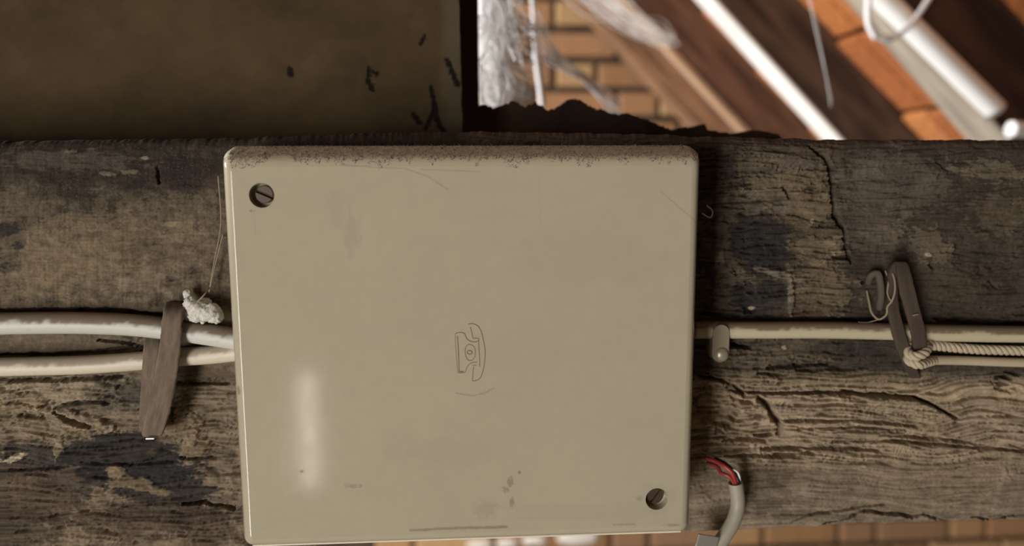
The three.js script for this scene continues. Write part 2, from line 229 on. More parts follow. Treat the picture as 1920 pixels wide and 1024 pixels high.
// matter lying on or missing from the wood: cx, cy, rx, ry, degrees, colour, strength, edge roughness, height in mm
const BLOBS = [
  [10, 460, 34, 52, 10, 'tar', 0.85, 0.5, 0], [8, 490, 22, 26, 0, 'tar', 0.5, 0.4, 0],
  [180, 320, 300, 46, 1, 'dark', 0.5, 0.7, 0], [330, 330, 90, 40, 0, 'dark', 0.45, 0.8, 0], [120, 300, 140, 20, 2, 'grey', 0.4, 0.8, 0],
  [180, 470, 180, 60, 0, 'tan', 0.35, 0.9, 0], [90, 500, 120, 50, -12, 'tan', 0.3, 0.9, 0], [340, 430, 40, 30, 0, 'pale', 0.2, 1.2, 0], [285, 470, 70, 30, 0, 'dark', 0.3, 1.2, 0], [260, 525, 60, 26, 0, 'pale', 0.2, 1.2, 0.2],
  [100, 645, 190, 26, 0, 'brown', 0, 0.5, -2], 
  [90, 735, 140, 26, -3, 'pale', 0.75, 0.6, 1.2], [30, 755, 60, 22, 0, 'tan', 0.6, 0.6, 1.2], [175, 722, 70, 14, -4, 'pale', 0.5, 0.8, 1], [140, 786, 80, 14, 14, 'pale', 0.75, 0.6, 1.6], [60, 800, 70, 18, 12, 'tan', 0.5, 0.8, 1], [150, 810, 40, 12, -8, 'tan', 0.55, 0.7, 0.8],
  [230, 735, 70, 30, 0, 'tar', 0.55, 0.7, 0], [390, 760, 60, 46, 0, 'brown', 0, 0.6, -1], [370, 710, 80, 22, 0, 'brown', 0.6, 0.6, 0],
  [345, 800, 34, 30, 20, 'tan', 0.7, 0.7, 1.2], [365, 840, 30, 20, 0, 'tan', 0.55, 0.7, 0.8], [350, 868, 24, 8, 0, 'pale', 0.5, 0.6, 0.8], [420, 850, 36, 50, 0, 'brown', 0, 0.6, -0.6],
  [235, 862, 130, 52, 4, 'tar', 0.92, 0.5, 0], [300, 910, 110, 36, 8, 'tar', 0.85, 0.6, 0], [50, 860, 70, 34, -4, 'tar', 0.75, 0.6, 0], [130, 900, 60, 40, 0, 'tar', 0.6, 0.7, 0], [20, 800, 24, 12, 0, 'brown', 0, 0.6, -0.5],
  [30, 858, 22, 7, -20, 'cream', 0.85, 0.4, 1.2], [110, 838, 10, 22, 4, 'pale', 0.6, 0.6, 0.8],
  [217, 884, 21, 11, 6, 'tan', 0.95, 0.35, 0.8], [245, 905, 40, 12, 10, 'tan', 0.65, 0.6, 0.5], [290, 920, 38, 8, 8, 'tan', 0.6, 0.6, 0.5], [285, 848, 16, 6, -12, 'brown', 0.7, 0.6, 0],
  [60, 935, 120, 50, 4, 'brown', 0.8, 0.9, 0], [190, 950, 22, 26, 10, 'tan', 0.4, 0.8, 0.4], [240, 980, 80, 34, 0, 'brown', 0.75, 0.8, 0], [370, 985, 70, 42, 10, 'brown', 0.75, 0.8, 0.4], [130, 1015, 40, 14, 6, 'tan', 0.6, 0.7, 0.8], [170, 1000, 60, 16, 8, 'tan', 0.35, 0.8, 0.4], [330, 1018, 40, 10, 0, 'tan', 0.5, 0.8, 0.4], [300, 960, 120, 22, 0, 'dark', 0.5, 0.8, 0], [30, 990, 90, 40, 0, 'dark', 0.55, 0.8, 0],
  // right of the box
  [1345, 330, 40, 50, 0, 'dark', 0.5, 0.7, 0], [1385, 310, 60, 24, 20, 'brown', 0, 0.7, -0.5], [1480, 305, 60, 14, 6, 'grey', 0.4, 0.8, 0.8], [1490, 315, 60, 10, 10, 'brown', 0, 0.6, -0.8],
  [1470, 345, 80, 24, -6, 'tan', 0.5, 0.8, 0.8], [1510, 390, 60, 30, 0, 'tan', 0.45, 0.8, 0.8], [1430, 380, 60, 26, 0, 'grey', 0.35, 0.9, 0],
  [1428, 452, 58, 52, 8, 'tar', 0.85, 0.45, 0], [1430, 490, 46, 34, 0, 'tar', 0.7, 0.5, 0], [1432, 565, 58, 40, 6, 'tar', 0.8, 0.45, 0], [1350, 560, 60, 60, 0, 'brown', 0, 0.6, -3], [1350, 470, 40, 60, 0, 'brown', 0, 0.6, -2],
  [1470, 516, 60, 7, 14, 'web', 0.6, 0.5, 0.8], [1482, 560, 6, 40, 2, 'web', 0.7, 0.5, 0.8], [1352, 490, 8, 26, 18, 'web', 0.4, 0.6, 0.4],
  [1530, 470, 50, 24, 10, 'tan', 0.5, 0.9, 0.8], [1545, 540, 60, 44, 24, 'tan', 0.5, 0.9, 0.6], [1570, 452, 24, 10, -4, 'pale', 0.5, 0.6, 0.8], [1575, 475, 22, 5, -4, 'cream', 0.4, 0.6, 0.5], [1500, 580, 70, 18, -4, 'brown', 0.5, 0.7, 0],
  [1680, 340, 110, 56, 4, 'grey', 0.45, 0.8, 0.3], [1640, 400, 60, 70, 0, 'grey', 0.35, 0.8, 0.3], [1660, 440, 50, 14, 0, 'pale', 0.2, 1, 0.2], [1860, 320, 70, 20, 6, 'pale', 0.35, 0.9, 0.4], [1800, 290, 90, 16, 4, 'brown', 0, 0.8, -0.5], [1740, 460, 50, 30, 30, 'pale', 0.25, 1.2, 0.3],
  [1850, 470, 60, 40, -10, 'brown', 0, 0.8, -0.8], [1880, 520, 50, 24, 6, 'brown', 0, 0.9, -0.4], [1800, 530, 90, 40, 10, 'brown', 0.35, 0.9, 0], [1800, 590, 130, 14, 0, 'brown', 0, 0.6, -1.5], [1880, 400, 60, 40, 0, 'tan', 0.3, 1, 0.2],
  [1500, 655, 110, 22, 2, 'brown', 0, 0.8, -1], [1590, 655, 70, 20, 0, 'tar', 0.5, 0.7, 0], [1440, 668, 50, 18, 0, 'grey', 0.3, 0.9, 0.4], [1560, 690, 70, 8, -2, 'brown', 0, 0.6, -2], [1650, 705, 110, 10, -2, 'tan', 0.5, 0.7, 0.6],
  [1345, 765, 40, 42, 0, 'brown', 0, 0.5, -5], [1380, 790, 46, 30, -18, 'tan', 0.35, 0.8, 0.6], [1400, 715, 60, 20, 10, 'tan', 0.35, 0.9, 0.8],
  [1600, 770, 160, 22, 2, 'pale', 0.3, 0.9, 0.6], [1640, 790, 140, 14, 2, 'pale', 0.25, 0.9, 0.4], [1740, 800, 60, 20, 24, 'tan', 0.4, 0.8, 0.4], [1560, 720, 180, 12, 0, 'tan', 0.4, 0.8, 0.6],
  [1500, 850, 130, 14, 3, 'brown', 0, 0.8, -0.6], [1380, 850, 50, 30, 0, 'brown', 0, 0.7, -0.8], [1350, 900, 50, 40, 0, 'brown', 0, 0.7, -0.6], [1450, 890, 40, 30, 0, 'brown', 0.5, 0.8, 0], [1440, 935, 40, 30, 0, 'dark', 0.4, 0.8, 0],
  [1640, 905, 60, 5, 1, 'grey', 0.5, 0.6, 0.3], [1720, 920, 180, 40, -4, 'tan', 0.3, 0.9, 0], [1900, 930, 30, 50, 10, 'grey', 0.4, 0.8, 0.8], [1560, 930, 120, 22, 0, 'grey', 0.3, 0.9, 0], [1600, 975, 60, 12, 0, 'grey', 0.5, 0.7, 0], [1850, 880, 90, 10, -6, 'brown', 0, 0.8, -0.4],
  [1890, 720, 26, 16, 0, 'brown', 0, 0.6, -2], [1900, 700, 16, 5, 10, 'brown', 0, 0.4, -5], [1895, 710, 16, 4, 14, 'brown', 0, 0.4, -5], [1885, 722, 14, 5, 4, 'brown', 0, 0.4, -5],
  [1620, 874, 5, 3, 0, 'cream', 0.7, 0.4, 0.5], [1413, 580, 5, 4, 0, 'cream', 0.8, 0.4, 0.5], [1473, 652, 6, 4, 0, 'cream', 0.6, 0.4, 0.5], [1740, 478, 6, 4, 0, 'cream', 0.6, 0.4, 0.5], [1523, 415, 5, 4, 0, 'cream', 0.5, 0.4, 0.5],
  [272, 296, 8, 4, 0, 'cream', 0.5, 0.5, 0.4], [200, 326, 14, 5, 6, 'pale', 0.5, 0.8, 0.4], [245, 322, 16, 5, 0, 'pale', 0.4, 0.8, 0.4], [320, 420, 18, 5, -8, 'pale', 0.5, 0.7, 0.4], [135, 284, 10, 4, 0, 'pale', 0.4, 0.7, 0.3],
];
for (const b of BLOBS) { const a = b[4] * Math.PI / 180; b.c = Math.cos(a); b.s = Math.sin(a); b.R = Math.max(b[2], b[3]) * 1.7; }
// cracks: points, half width px, depth mm, step mm (plus lifts the side above/right of the line)
const CRACKS = [
  [[[1520, 275], [1545, 292], [1560, 318], [1562, 350], [1566, 400], [1584, 432], [1590, 470], [1597, 492]], 4.5, 6, 0],
  [[[1380, 737], [1470, 737], [1550, 737], [1650, 741], [1720, 748], [1755, 762], [1778, 776], [1802, 788]], 3.4, 9, 0],
  [[[1312, 706], [1350, 713], [1380, 727], [1400, 744]], 3.5, 6, 0], [[[1425, 748], [1445, 765], [1455, 782], [1466, 798], [1462, 812]], 7, 7, 0],
  [[[1455, 792], [1500, 789], [1560, 791], [1610, 789], [1660, 793], [1720, 800]], 3, 4, 0], [[[1500, 806], [1600, 803], [1700, 808]], 2.4, 3, 0], [[[1430, 845], [1540, 842], [1650, 846]], 3, 4, 0], [[[1360, 856], [1450, 856], [1530, 853]], 3, 4, 0], [[[1360, 829], [1400, 826], [1440, 831]], 4, 4, 0], [[[1560, 829], [1700, 828], [1800, 838], [1920, 846]], 2.4, 3.5, 0], [[[1650, 816], [1760, 822], [1900, 845]], 2, 2.5, 0], [[[1380, 752], [1410, 756]], 3, 4, 0], [[[1420, 818], [1450, 816]], 3, 4, 0],
  [[[1528, 998], [1545, 984], [1568, 980], [1590, 973], [1620, 961], [1645, 961], [1662, 966], [1690, 965], [1716, 973], [1733, 966], [1765, 978], [1816, 984], [1826, 972], [1865, 977], [1895, 968], [1930, 966]], 3, 4, 0],
  [[[1486, 978], [1515, 966], [1560, 960], [1610, 952], [1660, 946]], 2, 2, 0],
  [[[1358, 644], [1385, 650], [1412, 654]], 3.2, 5, 0], [[[1440, 690], [1490, 687], [1560, 685]], 4, 3, 0], [[[1420, 700], [1480, 705]], 2, 3, 0],
  [[[105, 772], [128, 786], [150, 793], [172, 799]], 3, 5, 0], [[[0, 755], [30, 753], [60, 756]], 2.2, 3, 0], [[[120, 758], [160, 752], [200, 758]], 3.5, 3, 0],
  [[[345, 943], [385, 942], [400, 947], [420, 950], [440, 956]], 3.6, 6, 0], [[[150, 868], [240, 872], [330, 866]], 1.8, 2, 0], [[[0, 884], [90, 880], [130, 876]], 2, 2, 0], [[[230, 950], [300, 945], [350, 942]], 1.8, 2, 0], [[[335, 858], [395, 860]], 2, 3, 0], [[[330, 720], [430, 722]], 2.4, 3, 0],
  [[[180, 640], [230, 645], [270, 655]], 2.4, 3, 0], [[[294, 312], [297, 330], [298, 345]], 2, 1.6, 0], [[[1470, 352], [1480, 370]], 3.2, 3, 0], [[[1535, 423], [1575, 423]], 1.5, 2, 0], [[[1560, 482], [1585, 484], [1598, 490]], 2.4, 3, 0], [[[1745, 493], [1752, 508]], 2.5, 3, 0], [[[1855, 525], [1870, 540]], 2, 2, 0], [[[1618, 530], [1640, 512], [1660, 515]], 4, 3, 0], [[[1760, 305], [1780, 320]], 2, 2, 0], [[[1460, 310], [1462, 318]], 3, 2.5, 0],
  [[[1320, 590], [1360, 597], [1500, 598], [1640, 600]], 4, 3, 0], [[[1760, 602], [1850, 606], [1930, 607]], 5, 3.5, 0], [[[-40, 584], [100, 582], [200, 582], [320, 592]], 4, 3.5, 0], [[[-30, 668], [100, 668], [200, 660], [270, 652]], 3.5, 3, 0], [[[-20, 713], [120, 711], [230, 706]], 3, 3, 0],
];
for (const c of CRACKS) { const xs = c[0].map((p) => p[0]), ys = c[0].map((p) => p[1]); c.bb = [Math.min(...xs) - 24, Math.min(...ys) - 24, Math.max(...xs) + 24, Math.max(...ys) + 24]; }
function crackDepth(u, v) {
  let h = 0;
  for (const c of CRACKS) {
    if (u < c.bb[0] || v < c.bb[1] || u > c.bb[2] || v > c.bb[3]) continue;
    let best = 1e9, bt = 0; const p = c[0], uu = u + 3 * N(u / 9, v / 7) + 1.0 * N(u / 3, v / 3), vv = v + 1.3 * N(u / 14 + 40, v / 9) + 0.6 * N(u / 4, v / 3 + 9);
    for (let i = 0; i < p.length - 1; i++) { const dx = p[i + 1][0] - p[i][0], dy = p[i + 1][1] - p[i][1], t = clamp(((uu - p[i][0]) * dx + (vv - p[i][1]) * dy) / (dx * dx + dy * dy)), ex = uu - p[i][0] - t * dx, ey = vv - p[i][1] - t * dy, d = Math.sqrt(ex * ex + ey * ey); if (d < best) { best = d; bt = (i + t) / (p.length - 1); } }
    const w = c[1] * (0.55 + 0.45 * Math.sin(Math.PI * clamp(bt, 0.08, 0.92))) * (1 + 0.45 * N(u / 23, v / 23 + 70));
    h = Math.max(h, c[2] * Math.exp(-Math.pow(best / w, 4)));
  }
  return h;
}
function warp(u, v) {                     // the run of the grain, bending round the knot at the right
  const k = Math.exp(-Math.pow((u - 1860) / 170, 2) - Math.pow((v - 735) / 110, 2));
  return v + 16 * N(u / 260, v / 170) + 5 * N(u / 90, v / 50 + 8) + 20 * k * Math.sin((u - 1700) / 90) - 24 * ss(1650, 1800, u) * ss(700, 760, v) * (1 - ss(840, 900, v));
}
function regions(u, v) {                  // which part of the beam's face a point lies in (upper left, foot of the face left or right ...)
  const lower = ss(690, 730, v), right = ss(850, 900, u), smoothTL = (1 - right) * (1 - ss(560, 620, v)), fibRT = right * (1 - lower) * (1 - ss(1560, 1600, u)), flatRT = right * (1 - lower) * ss(1560, 1600, u), rightFoot = right * lower;
  return { smoothTL, fibRT, flatRT, rightFoot, leftFoot: (1 - right) * lower };
}
function woodH(u, v) {                    // relief in mm
  const R = regions(u, v), g = warp(u, v);
  const f1 = N(u / 120, g / 5.5), f2 = N(u / 55 + 30, g / 2.6), f3 = N(u / 260, g / 17), iso = fbm(u / 42, v / 30, 4), fine = fbm(u / 7, v / 6, 2);
  const rough = 0.02 * R.smoothTL + 0.8 * R.fibRT + 0.3 * R.flatRT + 1.2 * R.rightFoot * (1 - 0.78 * ss(855, 885, v)) + 0.75 * R.leftFoot + 0.2;
  let h = rough * (0.55 * f1 + 0.3 * f2 + 0.8 * f3 - 0.5 * Math.max(0, Math.abs(N(u / 170 + 9, g / 8)) < 0.05 ? 1 : 0)) + 1.0 * iso * (0.5 + rough * 0.5) + 0.22 * fine;
  const ridge = 1 - Math.abs(N(u / 200 + 55, g / 11)); h -= rough * 1.9 * Math.pow(clamp(ridge), 16);
  h += R.smoothTL * 0.3 * fbm(u / 13, v / 11, 3) + R.flatRT * 0.5 * fbm(u / 24, v / 16, 3); h += R.smoothTL * 0.14 * N(u / 4.5, v / 60);
  for (const b of BLOBS) if (b[8]) { const dx = u - b[0], dy = v - b[1]; if (Math.abs(dx) < b.R && Math.abs(dy) < b.R) h += b[8] * blobMask(b, dx, dy, u, v); }
  h -= crackDepth(u, v);
  // the flake broken from the lower arris
  h -= 1.6 * ss(0, 4, v - peel(u) + 2 * N(u / 8, 3)) * ss(1530, 1545, u);
  // broken step right of the tall crack
  h -= 1.3 * ss(-6, 6, u - (1562 + 35 * ss(380, 480, v)) + 5 * N(v / 12, 1)) * (1 - ss(470, 520, v)) * (1 - ss(1600, 1760, u));
  return h;
}
const peel = curve1([[1500, 1005], [1545, 986], [1590, 975], [1620, 963], [1660, 967], [1716, 975], [1733, 968], [1765, 979], [1816, 986], [1826, 974], [1865, 979], [1895, 970], [1930, 968], [2100, 960]]);
function blobMask(b, dx, dy, u, v) {
  const x = (dx * b.c + dy * b.s) / b[2], y = (-dx * b.s + dy * b.c) / b[3], r = Math.sqrt(x * x + y * y);
  if (r > 1.7) return 0;
  const e = b[7] * (0.42 * N(x * 1.9 + b[0], y * 1.9 + b[1]) + 0.3 * N(x * 4.3 + b[1], y * 4.3 + b[0]) + 0.4 * N(u / 26 + b[0], v / 15 + b[1]) + 0.3 * N(u / 9 + b[1], v / 5) + 0.14 * N(u / 4, v / 2.6));
  return 1 - ss(0.86, 1.08, r + e);
}
function woodColor(u, v) {
  const R = regions(u, v), g = warp(u, v);
  const f1 = N(u / 120 + 71, g / 5.5 + 33), f2 = N(u / 55 + 130, g / 2.6 + 57), f3 = N(u / 260 + 19, g / 17 + 41), b1 = fbm(u / 90, v / 70, 4), b2 = fbm(u / 22 + 9, v / 18, 4), sp = fbm(u / 5, v / 4, 2);
  let c = [lin(112), lin(97), lin(77)];
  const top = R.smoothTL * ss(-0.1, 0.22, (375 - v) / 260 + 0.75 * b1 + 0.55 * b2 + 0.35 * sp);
  const mixTo = (k, t) => { const q = PAL[k]; t = clamp(t); for (let i = 0; i < 3; i++) c[i] += (q[i] - c[i]) * t; };
  mixTo('dark', 0.25 * top + 0.3 * R.flatRT * ss(0, 0.6, b1));
  mixTo('grey', 0.35 * R.flatRT + 0.3 * R.rightFoot * ss(860, 920, v) + 0.3 * top);
  mixTo('tan', clamp(0.6 * b1 + 0.15) * (0.6 * R.smoothTL + 0.6 * R.fibRT + 0.4 * R.rightFoot));
  const fib = 0.06 * R.smoothTL + 0.8 * R.fibRT + 0.3 * R.flatRT + R.rightFoot + 0.8 * R.leftFoot;
  let m = 1 + fib * (0.3 * f3 + 0.26 * f1 + 0.2 * f2) + (0.55 - 0.25 * R.rightFoot) * b2 * 1.2 + 0.25 * b1 + (0.36 + 0.25 * R.smoothTL + 0.15 * R.flatRT) * sp + 0.35 * R.smoothTL * b2 + R.smoothTL * 0.12 * N(u / 4.5, v / 60);
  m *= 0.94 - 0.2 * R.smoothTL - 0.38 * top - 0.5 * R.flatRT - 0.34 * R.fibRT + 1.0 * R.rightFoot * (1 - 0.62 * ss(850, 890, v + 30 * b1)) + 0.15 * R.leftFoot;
  for (let i = 0; i < 3; i++) c[i] *= clamp(m, 0.2, 2.6);
  for (const b of BLOBS) { const dx = u - b[0], dy = v - b[1]; if (Math.abs(dx) < b.R && Math.abs(dy) < b.R) { const k = blobMask(b, dx, dy, u, v) * b[6]; if (k > 0) { const q = PAL[b[5]], mm = clamp(1 + 0.45 * b2 + fib * 0.25 * f1 + 0.3 * sp + 0.2 * f2, 0.4, 1.8); for (let i = 0; i < 3; i++) c[i] += (q[i] * mm - c[i]) * k; } } }
  // grains of dust and lime
  const d = fbm(u / 3.2 + 90, v / 3 + 20, 2); mixTo('dust', ss(0.36, 0.6, d + 0.1 * top + 0.12 * b1) * (0.55 * R.smoothTL + 0.25));
  const w = N(u / 2.6 + 300, v / 2.4); mixTo('cream', ss(0.74, 0.95, w) * 0.45);
  // dirt with a fibrous outline along the upper arris
  const tp = v - topPx(u); mixTo('red', 0.6 * (1 - ss(6, 30, tp + 16 * N(u / 30, v / 6))) * ss(380, 640, u));
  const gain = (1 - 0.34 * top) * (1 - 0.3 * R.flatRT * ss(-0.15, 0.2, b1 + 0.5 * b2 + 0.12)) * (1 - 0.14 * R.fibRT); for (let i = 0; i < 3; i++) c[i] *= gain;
  const lum = 0.3 * c[0] + 0.6 * c[1] + 0.1 * c[2];
  return c.map((q) => q + (lum - q) * 0.12);
}
{
  const tw = 1850, th = 750, x0 = P(-30, 500, ZB).x, x1 = P(1950, 500, ZB).x, yT = P(960, 215, ZB).y, yB = P(960, 1075, ZB).y;
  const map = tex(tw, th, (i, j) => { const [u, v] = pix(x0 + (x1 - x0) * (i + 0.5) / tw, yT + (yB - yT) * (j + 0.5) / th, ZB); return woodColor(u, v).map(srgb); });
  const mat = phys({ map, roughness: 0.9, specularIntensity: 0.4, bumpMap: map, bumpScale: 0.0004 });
  const xs = []; for (let x = -1.3; x < x0 - 0.02; x += 0.02) xs.push(x); const NX = 1080; for (let i = 0; i <= NX; i++) xs.push(x0 + (x1 - x0) * i / NX); for (let x = x1 + 0.02; x < 1.0; x += 0.02) xs.push(x);
  const NV = 400, rows = NV + 1 + 10, pos = [], uv = [], idx = [];
  for (const x of xs) {
    const [u0] = pix(x, 0.005, ZB), [u1] = pix(x, -0.12, ZB);
    const yt = P(u0, topPx(u0) + 3 * N(u0 / 40, 4) + 1.5 * N(u0 / 9, 5), ZB).y, yb = P(u1, botPx(u1) + 2.5 * N(u1 / 50, 14) + 1.2 * N(u1 / 12, 15), ZB).y;
    const put = (y, z) => { pos.push(x, y, z); uv.push((x - x0) / (x1 - x0), (y - yB) / (yT - yB)); };
    const zAt = (t) => { const y = yt + (yb - yt) * t, [u, v] = pix(x, y, ZB); const e = 0.0052, a = Math.min(1, t * (yt - yb) / e), b = Math.min(1, (1 - t) * (yt - yb) / 0.002); return [y, ZB + woodH(u, v) * 0.001 * Math.min(1, 0.3 + a) - 0.005 * (1 - Math.sqrt(1 - (1 - a) * (1 - a))) - 0.002 * (1 - Math.sqrt(1 - (1 - b) * (1 - b)))]; };
    const [ya, za] = zAt(0), [yz, zz] = zAt(1);
    for (let k = 5; k >= 1; k--) put(ya - 0.002 * (k / 5) * (k / 5), za + (BEAMBACK - za) * k / 5);
    for (let j = 0; j <= NV; j++) { const [y, z] = zAt(j / NV); put(y, z); }
    for (let k = 1; k <= 5; k++) put(yz + 0.002 * (k / 5), zz + (BEAMBACK - zz) * k / 5);
  }
  for (let i = 0; i < xs.length - 1; i++) { for (let j = 0; j < rows - 1; j++) { const a = i * rows + j, b = a + rows; idx.push(a, a + 1, b, b, a + 1, b + 1); } const a = i * rows, b = a + rows; idx.push(a + rows - 1, a, b + rows - 1, b + rows - 1, a, b); }
  const g = new THREE.BufferGeometry(); g.setAttribute('position', new THREE.Float32BufferAttribute(pos, 3)); g.setAttribute('uv', new THREE.Float32BufferAttribute(uv, 2)); g.setIndex(idx); g.computeVertexNormals();
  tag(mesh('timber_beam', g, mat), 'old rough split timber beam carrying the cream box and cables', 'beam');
}

// ---------------------------------------------------------------- board, post and debris above the beam
{
  const zp = -0.085, tl = P(-420, -160, zp), br = P(866, 262, zp), w = br.x - tl.x, h = tl.y - br.y;
  const scars = [[[808, 165], [815, 195], [817, 225]], [[812, 210], [803, 232], [799, 240]], [[817, 215], [826, 240], [832, 246]], [[775, 215], [788, 232]], [[692, 130], [690, 150], [697, 168]], [[700, 135], [706, 140]], [[790, 80], [795, 70]], [[838, 112], [850, 140], [858, 160]], [[545, 130], [547, 142]]];
  const map = tex(1024, 512, (i, j) => {
    const x = tl.x + w * (i + 0.5) / 1024, y = tl.y - h * (j + 0.5) / 512, [u, v] = pix(x, y, zp);
    const b = fbm(u / 210, v / 150, 4), f = fbm(u / 18, v / 18, 4), s = fbm(u / 70 + 30, v / 60, 4);
    let c = L3(74, 60, 41); const k = 1 + 0.4 * b + 0.14 * f + 0.25 * s; c = c.map((q) => q * k);
    const edge = ss(-18, 12, u - 834 + 12 * N(v / 60, 2) + 8 * f) * 0.5; const q = L3(92, 84, 67); c = c.map((e, n) => e + (q[n] - e) * edge);
    let d = 1e9; const uu = u + 3 * N(u / 8, v / 8), vv = v + 3 * N(u / 8 + 9, v / 8);
    for (const p of scars) for (let n = 0; n < p.length - 1; n++) { const dx = p[n + 1][0] - p[n][0], dy = p[n + 1][1] - p[n][1], t = clamp(((uu - p[n][0]) * dx + (vv - p[n][1]) * dy) / (dx * dx + dy * dy)); d = Math.min(d, Math.hypot(uu - p[n][0] - t * dx, vv - p[n][1] - t * dy)); }
    const sc = (1 - ss(2.5, 7, d + 2 * N(u / 5, v / 5))) * 0.95; const z = L3(22, 15, 10); c = c.map((e, n) => e + (z[n] - e) * sc);
    return c.map(srgb);
  });
  const sh = new THREE.Shape(); sh.moveTo(0, 0); const n = 40;
  for (let i = 0; i <= n; i++) { const t = i / n; sh.lineTo(w + 0.0006 * N(t * 14, 3) - 0.0012 * t, h * t); } sh.lineTo(0, h);
  const g = new THREE.ExtrudeGeometry(sh, { depth: 0.006, bevelEnabled: true, bevelSize: 0.0006, bevelThickness: 0.0006, bevelSegments: 2 }); g.translate(tl.x, br.y, zp - 0.006);
  const p = g.attributes.position, uvs = g.attributes.uv; for (let i = 0; i < p.count; i++) uvs.setXY(i, (p.getX(i) - tl.x) / w, (p.getY(i) - br.y) / h);
  tag(mesh('wall_board', g, phys({ map, roughness: 0.9, specularIntensity: 0.3 })), 'dull grey brown stained board standing on the beam', 'board');
  // dark post behind the board's edge
  const a = P(846, 0, -0.16), b = P(893, 0, -0.16), pg = new RoundedBoxGeometry(b.x - a.x, 1.1, 0.03, 3, 0.003).translate((a.x + b.x) / 2, 0.50, -0.175);
  displace(pg, (v) => { v.x += 0.0015 * N(v.y * 40, v.z * 40); });
  tag(mesh('timber_post', pg, darkWood), 'narrow dark upright timber behind the edge of the grey board', 'post');
  // broken dark rotten timber behind the top of the beam
  const zq = -0.118, out = [[840, 300], [840, 195], [880, 205], [905, 196], [925, 203], [944, 196], [962, 190], [985, 199], [1004, 191], [1030, 207], [1046, 199], [1066, 187], [1086, 186], [1106, 200], [1130, 206], [1160, 216], [1175, 213], [1205, 222], [1235, 232], [1262, 245], [1290, 238], [1322, 233], [1326, 242], [1370, 250], [1420, 244], [1460, 251], [1500, 300]];
  const s2 = new THREE.Shape(); const jag = [];
  for (let i = 1; i < out.length - 1; i++) { const [xa, ya] = out[i], [xb, yb] = out[i + 1]; for (let k = 0; k < 6; k++) { const t = k / 6; jag.push([xa + (xb - xa) * t + 2 * (rnd() - 0.5), ya + (yb - ya) * t + 5 * (rnd() - 0.5)]); } }
  const all = [out[0], ...jag, out[out.length - 1]].map(([x, y]) => P(x, y, zq)); s2.setFromPoints(all.map((v) => new THREE.Vector2(v.x, v.y)));
  const g2 = new THREE.ExtrudeGeometry(s2, { depth: 0.028, bevelEnabled: false }).translate(0, 0, zq - 0.028);
  tag(mesh('broken_timber', g2, darkWood), 'jagged broken edge of dark rotten timber behind the beam top', 'timber');
}

